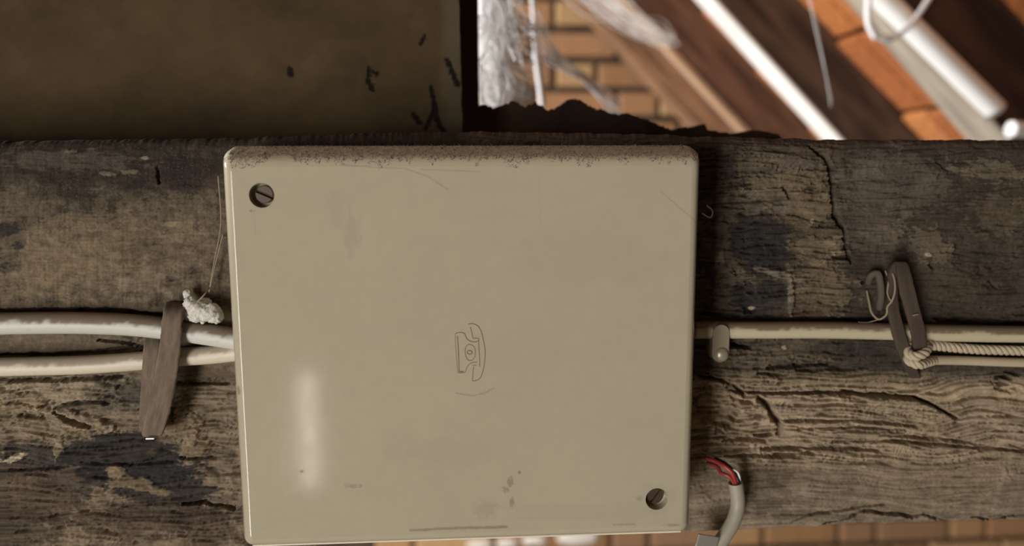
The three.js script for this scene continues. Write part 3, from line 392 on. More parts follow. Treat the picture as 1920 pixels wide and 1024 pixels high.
// ---------------------------------------------------------------- the junction box
const boxGroup = group('junction_box', 'cream plastic telephone junction box screwed to the old beam', 'junction box');
{
  const zE = -0.006, tl = P(404, 268, zE), tr = P(1316, 276, zE), br = P(1301, 1002, zE), bl = P(455, 1022, zE);
  const X0 = (tl.x + bl.x) / 2, X1 = (tr.x + br.x) / 2, Y1 = (tl.y + tr.y) / 2, Y0 = (bl.y + br.y) / 2, W = X1 - X0, H = Y1 - Y0, cx = (X0 + X1) / 2, cy = (Y0 + Y1) / 2;
  boxGroup.position.set(cx, cy, ZB);
  const D = -ZB;                                       // local z of the lid's front
  const prof = [[-0.0004, 0.0012], [0.0, D - 0.014], [0.0008, D - 0.0085], [0.0019, D - 0.0045], [0.0027, D - 0.0024], [0.0033, D - 0.0013], [0.0040, D - 0.0006], [0.0048, D - 0.00018], [0.0058, D]];
  const ring = (inset, topK = 1.25) => {                // rounded rectangle, counter-clockwise
    const r = Math.max(0.0012, 0.0046 - inset * 0.55), l = -W / 2 + inset, rt = W / 2 - inset, b = -H / 2 + inset, t = H / 2 - inset * topK, pts = [], A = 10, E = 16;
    const arc = (x, y, a0) => { for (let i = 0; i <= A; i++) { const a = a0 + i / A * Math.PI / 2; pts.push([x + r * Math.cos(a), y + r * Math.sin(a)]); } };
    const edge = (x0, y0, x1, y1) => { for (let i = 1; i < E; i++) pts.push([x0 + (x1 - x0) * i / E, y0 + (y1 - y0) * i / E]); };
    arc(rt - r, b + r, -Math.PI / 2); edge(rt, b + r, rt, t - r); arc(rt - r, t - r, 0); edge(rt - r, t, l + r, t); arc(l + r, t - r, Math.PI / 2); edge(l, t - r, l, b + r); arc(l + r, b + r, Math.PI); edge(l + r, b, rt - r, b);
    return pts;
  };
  const pos = [], uv = [], idx = [], rings = prof.map(([i, z]) => ring(i).map(([x, y]) => [x, y, z])), M = rings[0].length;
  const U = (x) => 0.02 + 0.96 * (x + W / 2) / W, Vv = (y) => 0.02 + 0.96 * (y + H / 2) / H;
  rings.forEach((rg) => rg.forEach(([x, y, z]) => { pos.push(x, y, z); uv.push(U(x), Vv(y)); }));
  for (let k = 0; k < rings.length - 1; k++) for (let i = 0; i < M; i++) { const j = (i + 1) % M, a = k * M + i, b = k * M + j, c = a + M, d = b + M; idx.push(a, b, c, c, b, d); }
  const gSide = new THREE.BufferGeometry(); gSide.setAttribute('position', new THREE.Float32BufferAttribute(pos, 3)); gSide.setAttribute('uv', new THREE.Float32BufferAttribute(uv, 2)); gSide.setIndex(idx); gSide.computeVertexNormals();
  const face = new THREE.Shape(rings[rings.length - 1].map(([x, y]) => new THREE.Vector2(x, y)));
  const local = (px, py) => { const q = P(px, py, 0); return [q.x - cx, q.y - cy]; };
  const holes = [[490.5, 366.5, -24], [1231.5, 936, 56]].map(([px, py, a]) => [...local(px, py), a]);
  const HR = 0.0041;
  for (const [x, y] of holes) { const h = new THREE.Path(); h.absarc(x, y, HR, 0, Math.PI * 2, true); face.holes.push(h); }
  const gFace = new THREE.ShapeGeometry(face, 40).translate(0, 0, D); { const p = gFace.attributes.position, q = gFace.attributes.uv; for (let i = 0; i < p.count; i++) q.setXY(i, U(p.getX(i)), Vv(p.getY(i))); }
  const cups = holes.map(([x, y]) => { const g = new THREE.LatheGeometry([[0.0004, -0.0035], [0.0037, -0.0035], [0.00385, -0.0033], [0.00395, -0.0008], [HR, -0.0002], [HR + 0.00005, 0]].map((p) => new THREE.Vector2(...p)), 48).rotateX(Math.PI / 2).translate(x, y, D); const q = g.attributes.uv; for (let i = 0; i < q.count; i++) q.setXY(i, U(x), Vv(y)); return g; });
  const parts = [gSide, gFace, ...cups].map((g) => g.index ? g.toNonIndexed() : g);
  // marks on the plastic, placed where the photograph shows them
  const tw = 1536, th = Math.round(1536 * H / W);
  const lines = [[[[770, 995], [820, 992], [870, 990], [925, 989], [950, 988]], 2.4, 0.55], [[[1150, 984], [1190, 983]], 1.6, 0.35], [[[640, 309], [700, 314], [760, 316], [800, 330], [840, 355]], 1.3, 0.3], [[[478, 395], [472, 396]], 2, 0.5], [[[855, 737], [884, 742], [906, 738], [925, 728]], 1.2, 0.35], [[[1010, 330], [1013, 420]], 0.8, 0.1], [[[1240, 360], [1310, 420]], 1, 0.2], [[[476, 400], [480, 440]], 0.8, 0.14], [[[790, 318], [900, 322]], 1, 0.25], [[[446, 728], [447, 738]], 3, 0.6]];
  const smudges = [[957, 904, 6, 10, 0.5], [948, 918, 7, 6, 0.4], [974, 886, 3, 3, 0.6], [960, 942, 5, 9, 0.45], [910, 955, 22, 18, 0.14], [662, 912, 9, 4, 0.45], [676, 911, 4, 3, 0.4], [650, 911, 6, 6, 0.2], [566, 884, 4, 2.5, 0.5], [660, 440, 16, 40, 0.13], [630, 390, 14, 40, 0.07], [530, 470, 40, 60, -0.06], [750, 840, 40, 40, 0.05], [850, 850, 90, 30, 0.05], [1200, 935, 6, 4, 0.3], [482, 372, 30, 30, 0.05], [1231, 938, 32, 32, 0.06], [1100, 480, 130, 60, 0.04], [480, 991, 12, 5, 0.3], [1260, 985, 14, 3, 0.35], [470, 395, 3, 2, 0.6], [985, 700, 110, 80, 0.03], [1080, 960, 160, 18, 0.05]];
  const uvAt = (i, j) => { const x = ((i + 0.5) / tw - 0.02) / 0.96 * W - W / 2, y = ((1 - (j + 0.5) / th) - 0.02) / 0.96 * H - H / 2; return [x, y]; };
  const rough = new Uint8Array(tw * th);
  const map = tex(tw, th, (i, j) => {
    const [x, y] = uvAt(i, j), [u, v] = pix(x + cx, y + cy, 0);
    const m1 = fbm(u / 190, v / 170, 3), m2 = fbm(u / 26, v / 26, 3), m3 = N(u / 1.7, v / 1.7);
    let c = L3(178, 168, 144).map((q) => q * (1 + 0.05 * m1 + 0.035 * m2 + 0.02 * m3)); let r = 0.095 + 0.03 * m1 + 0.03 * m2;
    const dirt = L3(92, 78, 58); const mix = (q, t) => { t = clamp(t); for (let n = 0; n < 3; n++) c[n] += (q[n] - c[n]) * t; r += (0.85 - r) * t; };
    for (const s of smudges) { const dx = (u - s[0]) / s[2], dy = (v - s[1]) / s[3]; if (dx * dx + dy * dy < 6) { const rd = Math.sqrt(dx * dx + dy * dy) + 0.5 * N(u / (s[2] * 0.7) + s[0], v / (s[3] * 0.7)) + 0.3 * N(u / 3.5, v / 3.5); const k = 1 - ss(0.5, 1.3, rd); if (s[4] > 0) mix(dirt, k * s[4]); } }
    for (const [p, w, st] of lines) { let d = 1e9; for (let n = 0; n < p.length - 1; n++) { if (Math.abs(u - p[n][0]) > 120 || Math.abs(v - p[n][1]) > 120) continue; const dx = p[n + 1][0] - p[n][0], dy = p[n + 1][1] - p[n][1], t = clamp(((u - p[n][0]) * dx + (v - p[n][1]) * dy) / (dx * dx + dy * dy)); d = Math.min(d, Math.hypot(u - p[n][0] - t * dx, v - p[n][1] - t * dy)); } if (d < 12) mix(dirt, st * (1 - ss(w * 0.4, w * 1.6, d + 1.2 * N(u / 12, v / 3)))); }
    if ((H / 2 - y) / 0.00018 < 24 + 9 * fbm(u / 20, v / 8, 3)) r = 0.8;   // the dusty strip is matt
    rough[j * tw + i] = clamp(r) * 255; return c.map(srgb);
  });
  const rmap = tex(tw, th, (i, j) => { const q = rough[j * tw + i]; return [q, q, q]; }, false);
  mesh('cover', mergeGeometries(parts), phys({ map, roughnessMap: rmap, roughness: 1, specularIntensity: 0.9 }), boxGroup);
  mesh('back_plate', new RoundedBoxGeometry(W - 0.004, H - 0.004, 0.003, 2, 0.001).translate(0, 0, 0.0012), std({ color: 0x8d7f66, roughness: 0.8 }), boxGroup);
  { const q = []; for (let i = 0; i <= 24; i++) q.push(V3(-W / 2 + 0.004 + (W - 0.008) * i / 24, -H / 2 - 0.0001, D - 0.0072)); mesh('lower_highlight', tube(q, 0.0004, 60, 10), std({ color: 0xe4dac4, roughness: 0.35 }), boxGroup).userData.label = 'pale strip painting the highlight along the lower edge'; }  // added pale tube, stands in for the highlight on the cover's bottom edge
  { // dust that has settled on the upper bevel: specks and short fibres
    const out = [], base = [new THREE.IcosahedronGeometry(1, 0), new THREE.OctahedronGeometry(1, 0)].map((g) => g.deleteAttribute('uv')), m4 = new THREE.Matrix4(), q4 = new THREE.Quaternion(), tones = [L3(124, 108, 88), L3(108, 92, 74), L3(148, 132, 108), L3(94, 79, 63)];
    for (let k = 0; k < 10500; k++) {
      const x = rr(-W / 2 + 0.004, W / 2 - 0.004), rag = 0.8 + 0.5 * N(x * 90, 3) + 0.35 * N(x * 400, 8), t = Math.pow(rnd(), 1.7) * rag * 1.15; if (t > 1.25) continue;
      let y, z; const f = t * 7; if (f < 7.99 && f >= 0) { const a = Math.min(7, Math.floor(f)), p = prof[a], r = prof[a + 1], w = f - a; const back = a === 0 ? 0.85 + 0.15 * w : w; y = H / 2 - 1.25 * (p[0] + (r[0] - p[0]) * back); z = p[1] + (r[1] - p[1]) * back; } else { y = H / 2 - 1.25 * 0.0058 - (t - 1.14) * 0.004; z = D; }
      const fibre = rnd() < 0.12, sz = rr(0.00006, 0.00022);
      m4.compose(V3(x, y, z), q4.setFromEuler(new THREE.Euler(rr(0, 6), rr(0, 6), fibre ? rr(-0.5, 0.5) : rr(0, 6))), fibre ? V3(rr(0.0004, 0.0014), 0.00005, 0.00005) : V3(sz * rr(0.7, 1.6), sz, sz));
      const g = base[k % 2].clone().applyMatrix4(m4), c = tones[Math.floor(rnd() * 4)], n = g.attributes.position.count, col = new Float32Array(n * 3); for (let i = 0; i < n; i++) col.set(c, i * 3); g.setAttribute('color', new THREE.BufferAttribute(col, 3)); out.push(g);
    }
    const d = mesh('settled_dust', mergeGeometries(out), phys({ vertexColors: true, roughness: 1, specularIntensity: 0.2 }), boxGroup); d.userData.kind = 'stuff'; d.userData.label = 'brown dust settled along the top edge';
  }
  // slotted screws
  const screwMat = std({ color: 0x4e3f31, roughness: 0.5, metalness: 0.4, bumpMap: tex(64, 64, () => { const q = rnd() * 255; return [q, q, q]; }, false), bumpScale: 0.00008 });
  for (const [x, y, ang] of holes) {
    const R = 0.0030, gap = 0.0004, a0 = Math.asin(gap / R), half = new THREE.Shape(); half.absarc(0, 0, R, a0, Math.PI - a0, false); half.closePath();
    const e = { depth: 0.0008, bevelEnabled: true, bevelSize: 0.0003, bevelThickness: 0.0004, bevelSegments: 3, bevelOffset: -0.0003, curveSegments: 24 };
    const h1 = new THREE.ExtrudeGeometry(half, e), h2 = h1.clone().rotateZ(Math.PI), disc = new THREE.CylinderGeometry(R - 0.0001, R - 0.0001, 0.0012, 40).rotateX(Math.PI / 2).translate(0, 0, -0.0006).toNonIndexed();
    const s = mesh('screw', mergeGeometries([h1, h2, disc]), screwMat, boxGroup); s.userData.label = 'brown slotted screw'; s.position.set(x + (x < 0 ? 0.0004 : -0.0002), y + 0.0003, D - 0.003); s.rotation.z = ang * Math.PI / 180;
  }
  // moulded telephone emblem
  const e5 = (pts) => pts.map(([a, b]) => { const [x, y] = local(780 + a / 5.12, 560 + b / 5.12); return V3(x, y, D + 0.00002); });
  const st = [
    [[[375, 340], [395, 330], [430, 325], [462, 335], [472, 350], [482, 380], [520, 408], [575, 416], [598, 405]], 1], [[[545, 383], [575, 381], [603, 384]], 1], [[[603, 390], [600, 430], [606, 520], [612, 600], [610, 655]], 0.9], [[[582, 612], [550, 612], [515, 628], [488, 660], [470, 705], [440, 712], [402, 714]], 0.9], [[[580, 640], [540, 642]], 0.7],
    [[[376, 345], [378, 430], [388, 560], [400, 714]], 0.6], [[[396, 362], [403, 460], [409, 580], [412, 700]], 1.1], [[[410, 701], [450, 701]], 1.3],
    [[[500, 246], [540, 241], [590, 262], [622, 310], [645, 400], [662, 500], [658, 600], [640, 700], [612, 765], [580, 786], [538, 792]], 1], [[[520, 272], [530, 310], [545, 378]], 0.9], [[[553, 655], [545, 720], [541, 788]], 0.9],
    [[[505, 438], [545, 452], [568, 500], [562, 560], [535, 592], [500, 590], [480, 560], [470, 505], [480, 460], [505, 438]], 0.85], [[[485, 520], [500, 503], [525, 502], [538, 518], [520, 535], [500, 530], [485, 520]], 1.2],
  ];
  mesh('telephone_emblem', mergeGeometries(st.map(([p, k]) => tube(e5(p), 0.00016 * k, Math.max(12, p.length * 6), 8))), std({ color: 0x857862, roughness: 0.6 }), boxGroup).userData.label = 'moulded outline of a telephone turned on its side';
}

// ---------------------------------------------------------------- cables
const SB = 0.2 / 1000;                                  // metres per pixel at the beam, roughly
const zr = (r, lift = 0) => ZB + r + lift;
function cable(pts, rpx, label, opts = {}) {
  const r = rpx * SB, P3 = pts.map(([x, y, l]) => P(x, y, zr(r, l || 0.0005)));
  const white = L3(...(opts.white || [222, 214, 196])), dust = L3(...(opts.dust || [116, 98, 78])), grime = L3(168, 152, 126);
  const col = (n, t, p) => { const s = p.x * 1000, k = ss(0.12, 0.42, n.y + 0.3 * N(s / 9, n.y * 2) + 0.22 * N(s / 2.3, n.z * 5)) * (opts.dusty ?? 0.9), g = ss(0.2, 0.6, fbm(s / 5, n.y * 3 + 5, 3)) * 0.5, m = 1 + 0.1 * N(s / 1.5, n.y * 8); return white.map((c, i) => { let q = c + (grime[i] - c) * g; q += (dust[i] * m - q) * k; return q; }); };
  const m = mesh(opts.name || 'telephone_cable', tube(P3, r, 260, 28, col), std({ vertexColors: true, roughness: 0.5 })); return tag(m, label, 'cable');
}
cable([[-500, 640], [-250, 618], [-60, 609], [60, 606], [160, 606], [250, 610], [330, 619, 0.001], [400, 629, 0.002], [470, 640, 0.003]], 20.5, 'upper dusty white cable running into the box beside the crumbly plaster lump', { white: [198, 194, 184] });
cable([[-500, 715], [-250, 700], [-60, 690], [60, 687], [160, 684], [260, 677], [330, 670], [400, 665, 0.001], [470, 657, 0.002]], 17.5, 'lower cream cable running into the box under the other dusty one', { dusty: 0.55, white: [208, 196, 174] });
cable([[1300, 619], [1345, 619], [1420, 619], [1540, 619], [1640, 621], [1750, 624], [1850, 626], [1960, 627], [2200, 630], [2500, 640]], 17, 'long cream cable held by the small clip and passing under the strap', { white: [190, 178, 148] });
{ // clip at the box's right side
  const c = group('cable_clip', 'cream plastic cable clip with a domed nail beside the box', 'cable clip', P(1340, 636, ZB));
  const r = 0.0034, sh = new THREE.Shape(); sh.moveTo(-0.003, -0.0068); sh.absarc(0, -0.0042, 0.003, Math.PI, Math.PI * 2, false); sh.lineTo(0.003, 0.0042); sh.absarc(0, 0.0042, 0.003, 0, Math.PI, false); sh.closePath();
  mesh('clip_body', new THREE.ExtrudeGeometry(sh, { depth: 0.0068, bevelEnabled: true, bevelSize: 0.0004, bevelThickness: 0.0006, bevelSegments: 3, curveSegments: 16 }).translate(0, 0, 0.0004), std({ color: 0x8f826a, roughness: 0.6 }), c);
  mesh('nail_head', new THREE.SphereGeometry(0.0027, 28, 16, 0, Math.PI * 2, 0, Math.PI / 2).rotateX(Math.PI / 2).scale(1, 1, 0.7).translate(0.0003, -0.0043, 0.0077), std({ color: 0xb5ab96, roughness: 0.35, metalness: 0.4 }), c).userData.label = 'dull metal nail head';
}
{ // the cut cable with bare conductors
  const g = group('cut_cable', 'cut off grey cable hanging with red wires showing', 'cable', P(1380, 905, ZB)), o = g.position, L = (x, y, z) => P(x, y, z).sub(o);
  const zk = ZB + 0.010, r = 0.0029, sheath = std({ color: 0x9c9482, roughness: 0.5 });
  const path = [L(1379, 905, zk), L(1382, 925, zk), L(1383, 948, zk), L(1376, 975, zk + 0.001), L(1358, 1006, zk + 0.002), L(1330, 1040, zk + 0.002), L(1280, 1085, zk - 0.004), L(1200, 1120, zk - 0.03)];
  const tubeS = tube(path, r, 120, 24, null, false), inner = tube(path.slice(0, 4), r * 0.72, 40, 20, null, false); { const ix = inner.index.array; for (let i = 0; i < ix.length; i += 3) [ix[i], ix[i + 1]] = [ix[i + 1], ix[i]]; inner.computeVertexNormals(); }
  const d0 = path[1].clone().sub(path[0]).normalize(), rim = new THREE.RingGeometry(r * 0.72, r, 28); rim.applyQuaternion(new THREE.Quaternion().setFromUnitVectors(V3(0, 0, 1), d0.negate())); rim.translate(path[0].x, path[0].y, path[0].z);
  mesh('sheath', mergeGeometries([tubeS, inner, rim].map((q) => q.toNonIndexed())), sheath, g);
  const wire = (pts, rad, color, lab) => { mesh('wire', tube(pts.map((p) => L(...p)), rad, 40, 10), std({ color, roughness: 0.4 }), g).userData.label = lab; };
  wire([[1381, 915, zk], [1378, 902, zk + 0.0012], [1371, 885, zk + 0.0015], [1358, 874, zk], [1344, 866, zk - 0.003], [1320, 858, zk - 0.006]], 0.00085, 0x9c332d, 'red wire');
  wire([[1379, 915, zk], [1374, 902, zk + 0.0012], [1366, 893, zk + 0.001], [1352, 887, zk - 0.001], [1345, 876, zk - 0.003], [1325, 868, zk - 0.006]], 0.0008, 0x8a3434, 'second red wire');
  wire([[1384, 915, zk], [1384, 902, zk + 0.0008], [1376, 886, zk], [1362, 872, zk - 0.002], [1340, 860, zk - 0.006]], 0.0009, 0x2b1512, 'dark wire');
  wire([[1387, 912, zk], [1387, 897, zk + 0.001], [1383, 886, zk + 0.001], [1375, 881, zk + 0.0008], [1366, 884, zk - 0.001]], 0.0004, 0xe6ddd6, 'thin white wire');
}
{ // bits of clear plastic at the beam's lower edge
  const a = P(1304, 1022, -0.02), g = group('plastic_offcut', 'strip of clear grey plastic hanging below the box corner', 'plastic strip', a);
  const clear = phys({ color: 0xb8b2a6, roughness: 0.25, transmission: 0.6, thickness: 0 });
  mesh('sheet', new RoundedBoxGeometry(0.0085, 0.012, 0.0008, 2, 0.0003).rotateZ(-0.2).translate(0.004, -0.002, 0), clear, g);
  mesh('folded_edge', tube([V3(-0.0018, -0.009, 0), V3(-0.0006, -0.004, 0), V3(0.0004, 0, 0), V3(0.0016, 0.0042, 0)], 0.0004, 20, 8), std({ color: 0xb9b5ab, roughness: 0.4 }), g);
}
// ---------------------------------------------------------------- straps, cord, plaster, threads
const strapMat = noiseMat([112, 98, 84], 0.3, { scale: 14, aniso: 0.3, size: 256, rep: 1, bump: 0.0006 });
{
  const p = (x, y, l) => P(x, y, ZB + l), w = (h, dx = 1, dy = 0, dz = 0) => V3(dx, dy, dz).normalize().multiplyScalar(h * SB);
  const list = [[p(287, 625, 0.002), w(15)], [p(285, 648, 0.0068), w(15)], [p(282, 690, 0.0084), w(15)], [p(279, 740, 0.0062), w(15)], [p(277, 785, 0.005), w(15)], [p(280, 808, 0.0056), w(16)], [p(285, 815, 0.0072), w(18)], [p(288, 806, 0.0086), w(20)], [p(296, 775, 0.0094), w(22)], [p(304, 740, 0.01), w(22.5)], [p(313, 690, 0.0108), w(21)], [p(320, 640, 0.0112), w(19.5)], [p(323, 605, 0.0108), w(18.5)], [p(325, 585, 0.0085), w(18)], [p(326, 574, 0.004), w(16)], [p(326, 570, 0.001), w(15)]];
  const s = group('cable_strap', 'dusty brown folded strap wrapped over the two left cables', 'strap'); mesh('band', ribbon(list, 0.0009), strapMat, s);
  mesh('metal_tip', new RoundedBoxGeometry(0.0032, 0.0006, 0.0012, 2, 0.0002).translate(...p(282, 822, 0.0095).toArray()), std({ color: 0xe6e2da, roughness: 0.25, metalness: 0.3 }), s).userData.label = 'bright metal tip';
  const dk = noiseMat([74, 63, 53], 0.3, { scale: 14, aniso: 0.3, size: 128, rep: 1, bump: 0.0006 });
  const l2 = [[p(1716, 706, 0.001), w(12)], [p(1706, 688, 0.005), w(13)], [p(1692, 650, 0.0095), w(14)], [p(1683, 618, 0.0092), w(13)], [p(1675, 580, 0.0075), w(12)], [p(1673, 540, 0.006), w(10)], [p(1676, 505, 0.007), w(9)], [p(1688, 494, 0.0088), w(11)], [p(1694, 512, 0.0104), w(14)], [p(1702, 550, 0.011), w(16)], [p(1713, 590, 0.0115), w(15.5)], [p(1721, 625, 0.012), w(15)], [p(1724, 648, 0.011), w(14)], [p(1722, 662, 0.008), w(12)]];
  const s2 = group('cable_strap', 'dark brown looped strap gripping the right cable and the twisted cord', 'strap'); mesh('band', ribbon(l2, 0.0009), dk, s2);
}
{ // cream cord: twisted run, loop through the strap, plain run back
  const g = group('twisted_cord', 'cream twisted cord looped through the dark strap', 'cord'), cm = std({ color: 0xb6a78c, roughness: 0.7 });
  const run = (pts, r) => {
    const c = new THREE.CatmullRomCurve3(pts, false, 'centripetal'), len = c.getLength(), out = [];
    for (let k = 0; k < 3; k++) { const q = [], n = Math.ceil(len / 0.0006), fr = c.computeFrenetFrames(n, false); for (let i = 0; i <= n; i++) { const a = i / n * len / 0.0075 * Math.PI * 2 + k * Math.PI * 2 / 3; q.push(c.getPointAt(i / n).addScaledVector(fr.normals[i], Math.cos(a) * r * 0.5).addScaledVector(fr.binormals[i], Math.sin(a) * r * 0.5)); } out.push(tube(q, r * 0.56, n * 2, 8)); }
    return mergeGeometries(out);
  };
  const q = (x, y, l) => P(x, y, ZB + l);
  mesh('twisted_run', run([q(1735, 646, 0.006), q(1770, 650, 0.004), q(1830, 655, 0.003), q(1890, 657, 0.003), q(1960, 659, 0.003), q(2200, 664, 0.003)], 0.0020), cm, g);
  mesh('plain_run', tube([q(1720, 679, 0.006), q(1745, 676, 0.005), q(1800, 676, 0.003), q(1880, 679, 0.003), q(1960, 681, 0.003), q(2200, 688, 0.003)], 0.0019, 120, 14), cm, g);
  mesh('loop', mergeGeometries([run([q(1705, 640, 0.005), q(1700, 656, 0.009), q(1712, 668, 0.0125), q(1730, 664, 0.0125), q(1740, 650, 0.008)], 0.0019), run([q(1700, 660, 0.006), q(1704, 676, 0.0105), q(1720, 684, 0.0125), q(1738, 680, 0.009), q(1752, 676, 0.005)], 0.0018)]), cm, g);
}
{ // crumbly plaster lump left of the box
  const g = [], lm = noiseMat([206, 200, 190], 0.2, { scale: 9, size: 128, rep: 2, bump: 0.0006 });
  for (const [x, y, l, r, sx, sy] of [[352, 552, 0.004, 8, 1, 1.2], [358, 570, 0.006, 13, 1, 1.1], [372, 580, 0.007, 17, 1.2, 1], [392, 586, 0.007, 18, 1.2, 1], [404, 594, 0.007, 13, 1.1, 1], [350, 590, 0.006, 11, 1, 1], [368, 594, 0.007, 13, 1.3, 0.8], [384, 570, 0.005, 12, 1, 1], [380, 604, 0.008, 4, 1, 1]]) {
    const c = P(x, y, ZB + l); g.push(displace(mergeVertices(new THREE.IcosahedronGeometry(1, 5).deleteAttribute('uv').deleteAttribute('normal')), (v) => { const k = r * SB * (1 + 0.28 * fbm(v.x * 2 + x, v.y * 2 + v.z * 3, 3) + 0.18 * N(v.x * 7 + v.z * 5, v.y * 7 + x) + 0.1 * N(v.x * 15, v.y * 15 + v.z * 11)); v.set(c.x + v.x * k * sx, c.y + v.y * k * sy, c.z + v.z * k * 0.9); }));
  }
  const m = mergeGeometries(g); const p = m.attributes.position, uv = []; for (let i = 0; i < p.count; i++) uv.push(p.getX(i) * 40, p.getY(i) * 40 + p.getZ(i) * 20); m.setAttribute('uv', new THREE.Float32BufferAttribute(uv, 2));
  tag(mesh('plaster_lump', m, lm), 'crumbly whitish lump stuck between upper cable and the box', 'plaster');
}
const silk = phys({ color: 0xefece8, roughness: 0.9, transmission: 0.15, thickness: 0, side: THREE.DoubleSide });
function strands(list) { return mergeGeometries(list.map(([pts, r, n]) => tube(pts, r, n || 14, 6))); }
{ // thread caught on the right strap, with a loop hanging beside it
  const q = (x, y, l) => P(x, y, ZB + l);
  const fib = [[[q(1668, 505, 0.006), q(1676, 520, 0.008), q(1678, 545, 0.009), q(1672, 565, 0.009), q(1664, 575, 0.008), q(1662, 590, 0.007), q(1648, 599, 0.006), q(1635, 588, 0.005), q(1629, 565, 0.003), q(1625, 545, 0.001)], 0.0004, 60], [[q(1660, 508, 0.004), q(1666, 525, 0.006), q(1664, 550, 0.007), q(1672, 568, 0.009)], 0.00035, 30], [[q(1648, 599, 0.006), q(1630, 604, 0.004), q(1610, 604, 0.008)], 0.0002, 20], [[q(1711, 592, 0.0128), q(1717, 590, 0.013), q(1722, 589, 0.0128)], 0.0003, 10]];
  tag(mesh('thread', strands(fib), std({ color: 0x8a7b66, roughness: 0.9 })), 'fine pale thread looped beside the dark right strap', 'thread');
  const bn = tube([q(1628, 530, -0.001), q(1634, 516, 0.003), q(1645, 512, 0.004), q(1650, 528, 0.004), q(1652, 555, 0.003), q(1648, 580, 0.0)], 0.0014, 40, 12);
  tag(mesh('wire_staple', bn, std({ color: 0x54483d, roughness: 0.85 })), 'bent rusty staple in the beam beside the looped strap', 'staple');
  const zq = ZB;
  tag(mesh('cobweb_thread', strands([[[P(409, 330, zq + 0.006), P(414, 420, zq + 0.004), P(400, 500, zq + 0.003), P(392, 548, zq + 0.004)], 0.00022, 30], [[P(418, 440, zq + 0.006), P(404, 495, zq + 0.003), P(394, 540, zq + 0.004)], 0.0002, 30], [[P(392, 540, zq + 0.004), P(384, 552, zq + 0.009), P(370, 566, zq + 0.009)], 0.0003, 12]]), std({ color: 0x94866f, roughness: 0.9 })), 'fine dusty cobweb strands between box edge and plaster lump', 'cobweb');
  tag(mesh('cobweb_thread', strands([[[P(1316, 400, zq + 0.002), P(1332, 408, zq + 0.003), P(1336, 396, zq + 0.002), P(1325, 385, zq + 0.002)], 0.00025, 20]]), silk), 'tiny curled cobweb strand on the wood beside the box, above the dark stains', 'cobweb');

}
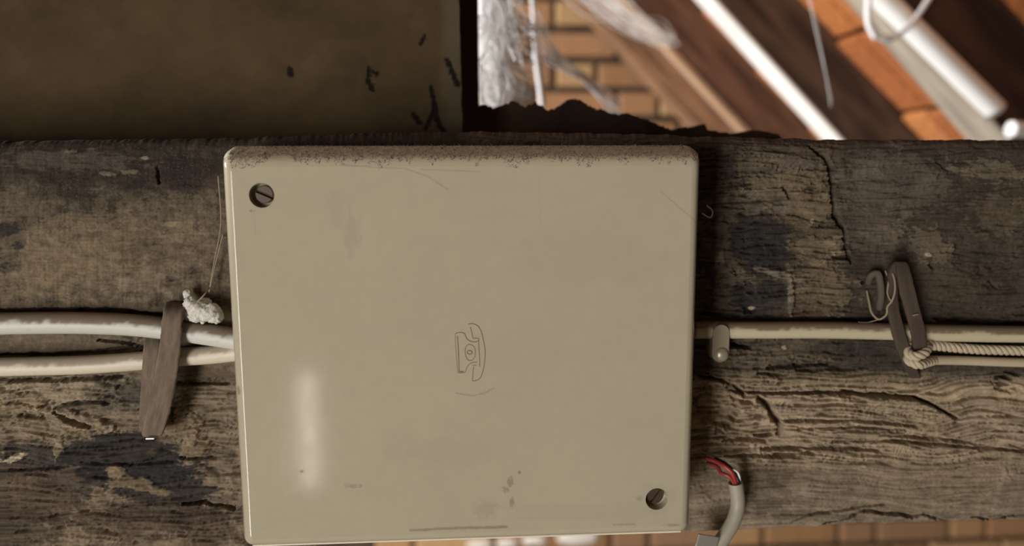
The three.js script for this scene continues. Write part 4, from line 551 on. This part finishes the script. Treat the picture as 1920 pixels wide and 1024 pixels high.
{ // the thick dusty cobweb hung in the corner by the dark post
  const list = [], Z = (d) => CAM - d, L = [];
  for (let i = 0; i < 300; i++) {
    const t = Math.pow(rnd(), 0.8), y0 = -40 + rr(0, 200), x0 = 892 + rr(0, 70) * (1 - y0 / 400), ln = rr(40, 120), dx = rr(-40, 60), d = rr(0.48, 0.62), x1 = x0 + dx * 0.6, y1 = Math.min(200, y0 + ln), md = rr(-8, 8);
    list.push([[P(x0, y0, Z(d)), P((x0 + x1) / 2 + md, (y0 + y1) / 2, Z(d + rr(-0.01, 0.01))), P(x1, y1, Z(d + rr(-0.02, 0.02)))], rr(0.00015, 0.0006), 8]);
  }
  for (let i = 0; i < 60; i++) { const a = rr(-40, 120); list.push([[P(896, a, Z(0.55)), P(930 + rr(-10, 10), a + rr(10, 40), Z(0.53)), P(975 + rr(-10, 30), a + rr(40, 90), Z(0.55))], rr(0.0002, 0.0008), 8]); }
  const web = group('cobweb', 'thick dusty white cobweb hanging beside the dark post', 'cobweb');
  mesh('web_strands', strands(list), silk, web);
  const clots = []; for (const [x, y, r] of [[905, 160, 13], [918, 178, 16], [935, 186, 14], [948, 176, 12], [962, 182, 13], [980, 186, 12], [996, 180, 12], [912, 130, 14], [930, 150, 18], [955, 155, 16], [925, 110, 20], [945, 125, 18], [915, 80, 16], [930, 60, 16], [940, 90, 18], [985, 165, 11]]) { const c = P(x, y, Z(0.56)); clots.push(displace(mergeVertices(new THREE.IcosahedronGeometry(1, 3).deleteAttribute('uv').deleteAttribute('normal')), (v) => { const k = (y > 140 ? 0.9 : 0.62) * r * 0.56 / F * (1 + 0.5 * fbm(v.x * 3 + x, v.y * 3 + v.z * 2 + y, 3)); v.set(c.x + v.x * k * 0.9, c.y + v.y * k * 1.25, c.z + v.z * k * 0.6); })); }
  mesh('dust_clot', mergeGeometries(clots), noiseMat([214, 204, 196], 0.25, { size: 64, scale: 10 }), web).userData.label = 'clotted grey dust in the web';
  const hang = [[[P(994, -60, Z(0.78)), P(1000, 20, Z(0.78)), P(1007, 90, Z(0.78)), P(1013, 160, Z(0.78)), P(1017, 196, Z(0.78))], 0.0026, 40], [[P(1005, 100, Z(0.78)), P(1012, 150, Z(0.78)), P(1018, 200, Z(0.78))], 0.0040, 20], [[P(998, 40, Z(0.78)), P(1005, 110, Z(0.78)), P(1014, 180, Z(0.78))], 0.0020, 20]];
  tag(mesh('cobweb', strands(hang), silk), 'straight white cobweb rope hanging down in front of the bricks', 'cobweb');
  const diag = []; for (let i = 0; i < 18; i++) { const o = rr(-16, 16); diag.push([[P(990 + rr(-10, 20), 50 + o * 2 + rr(-20, 20), Z(0.8)), P(1050 + rr(-6, 6), 115 + o, Z(0.8)), P(1100 + rr(-6, 6), 150 + o * 0.6, Z(0.8)), P(1165 + rr(-20, 10), 205 + o, Z(0.82))], rr(0.0003, 0.0008), 16]); }
  tag(mesh('cobweb', strands(diag), silk), 'slanting white cobweb band stretched across the bricks', 'cobweb');
  const sheet = []; for (let i = 0; i < 30; i++) { const t = rnd(), o = rr(-34, 34), d = rr(1.2, 1.4); sheet.push([[P(1040 + t * 90 + o, -30 + rr(-10, 10), Z(d)), P(1100 + t * 90 + o * 0.6, 20 + rr(-14, 14), Z(d)), P(1180 + t * 60 + o * 0.4, 55 + rr(-20, 30), Z(d)), P(1240 + t * 30 + o * 0.3, 75 + rr(-14, 14), Z(d))], rr(0.0003, 0.0009), 12]); }
  tag(mesh('cobweb', strands(sheet), silk), 'grey sheet of cobweb spread over the tan rafters', 'cobweb');
  const z = Z(0.82), y = [[[P(1632, -30, z), P(1628, 10, z), P(1629, 45, z), P(1642, 72, z)], 0.0035, 20], [[P(1629, 45, z), P(1660, 76, z), P(1690, 62, z), P(1712, 40, z), P(1740, 0, z), P(1752, -20, z)], 0.0028, 30], [[P(1630, 40, z), P(1650, 70, z), P(1668, 72, z)], 0.004, 14]];
  tag(mesh('cobweb', strands(y), silk), 'looped white cobweb strands hanging from the white pipe', 'cobweb');
  tag(mesh('cobweb', strands([[[P(1515, -10, Z(0.7)), P(1535, 80, Z(0.7)), P(1560, 190, Z(0.7))], 0.0004, 20], [[P(1520, -10, Z(0.7)), P(1540, 90, Z(0.7)), P(1558, 200, Z(0.7))], 0.0003, 20]]), silk), 'faint thin cobweb line before the dark rafter side', 'cobweb');
}
renderer.render(scene, camera);
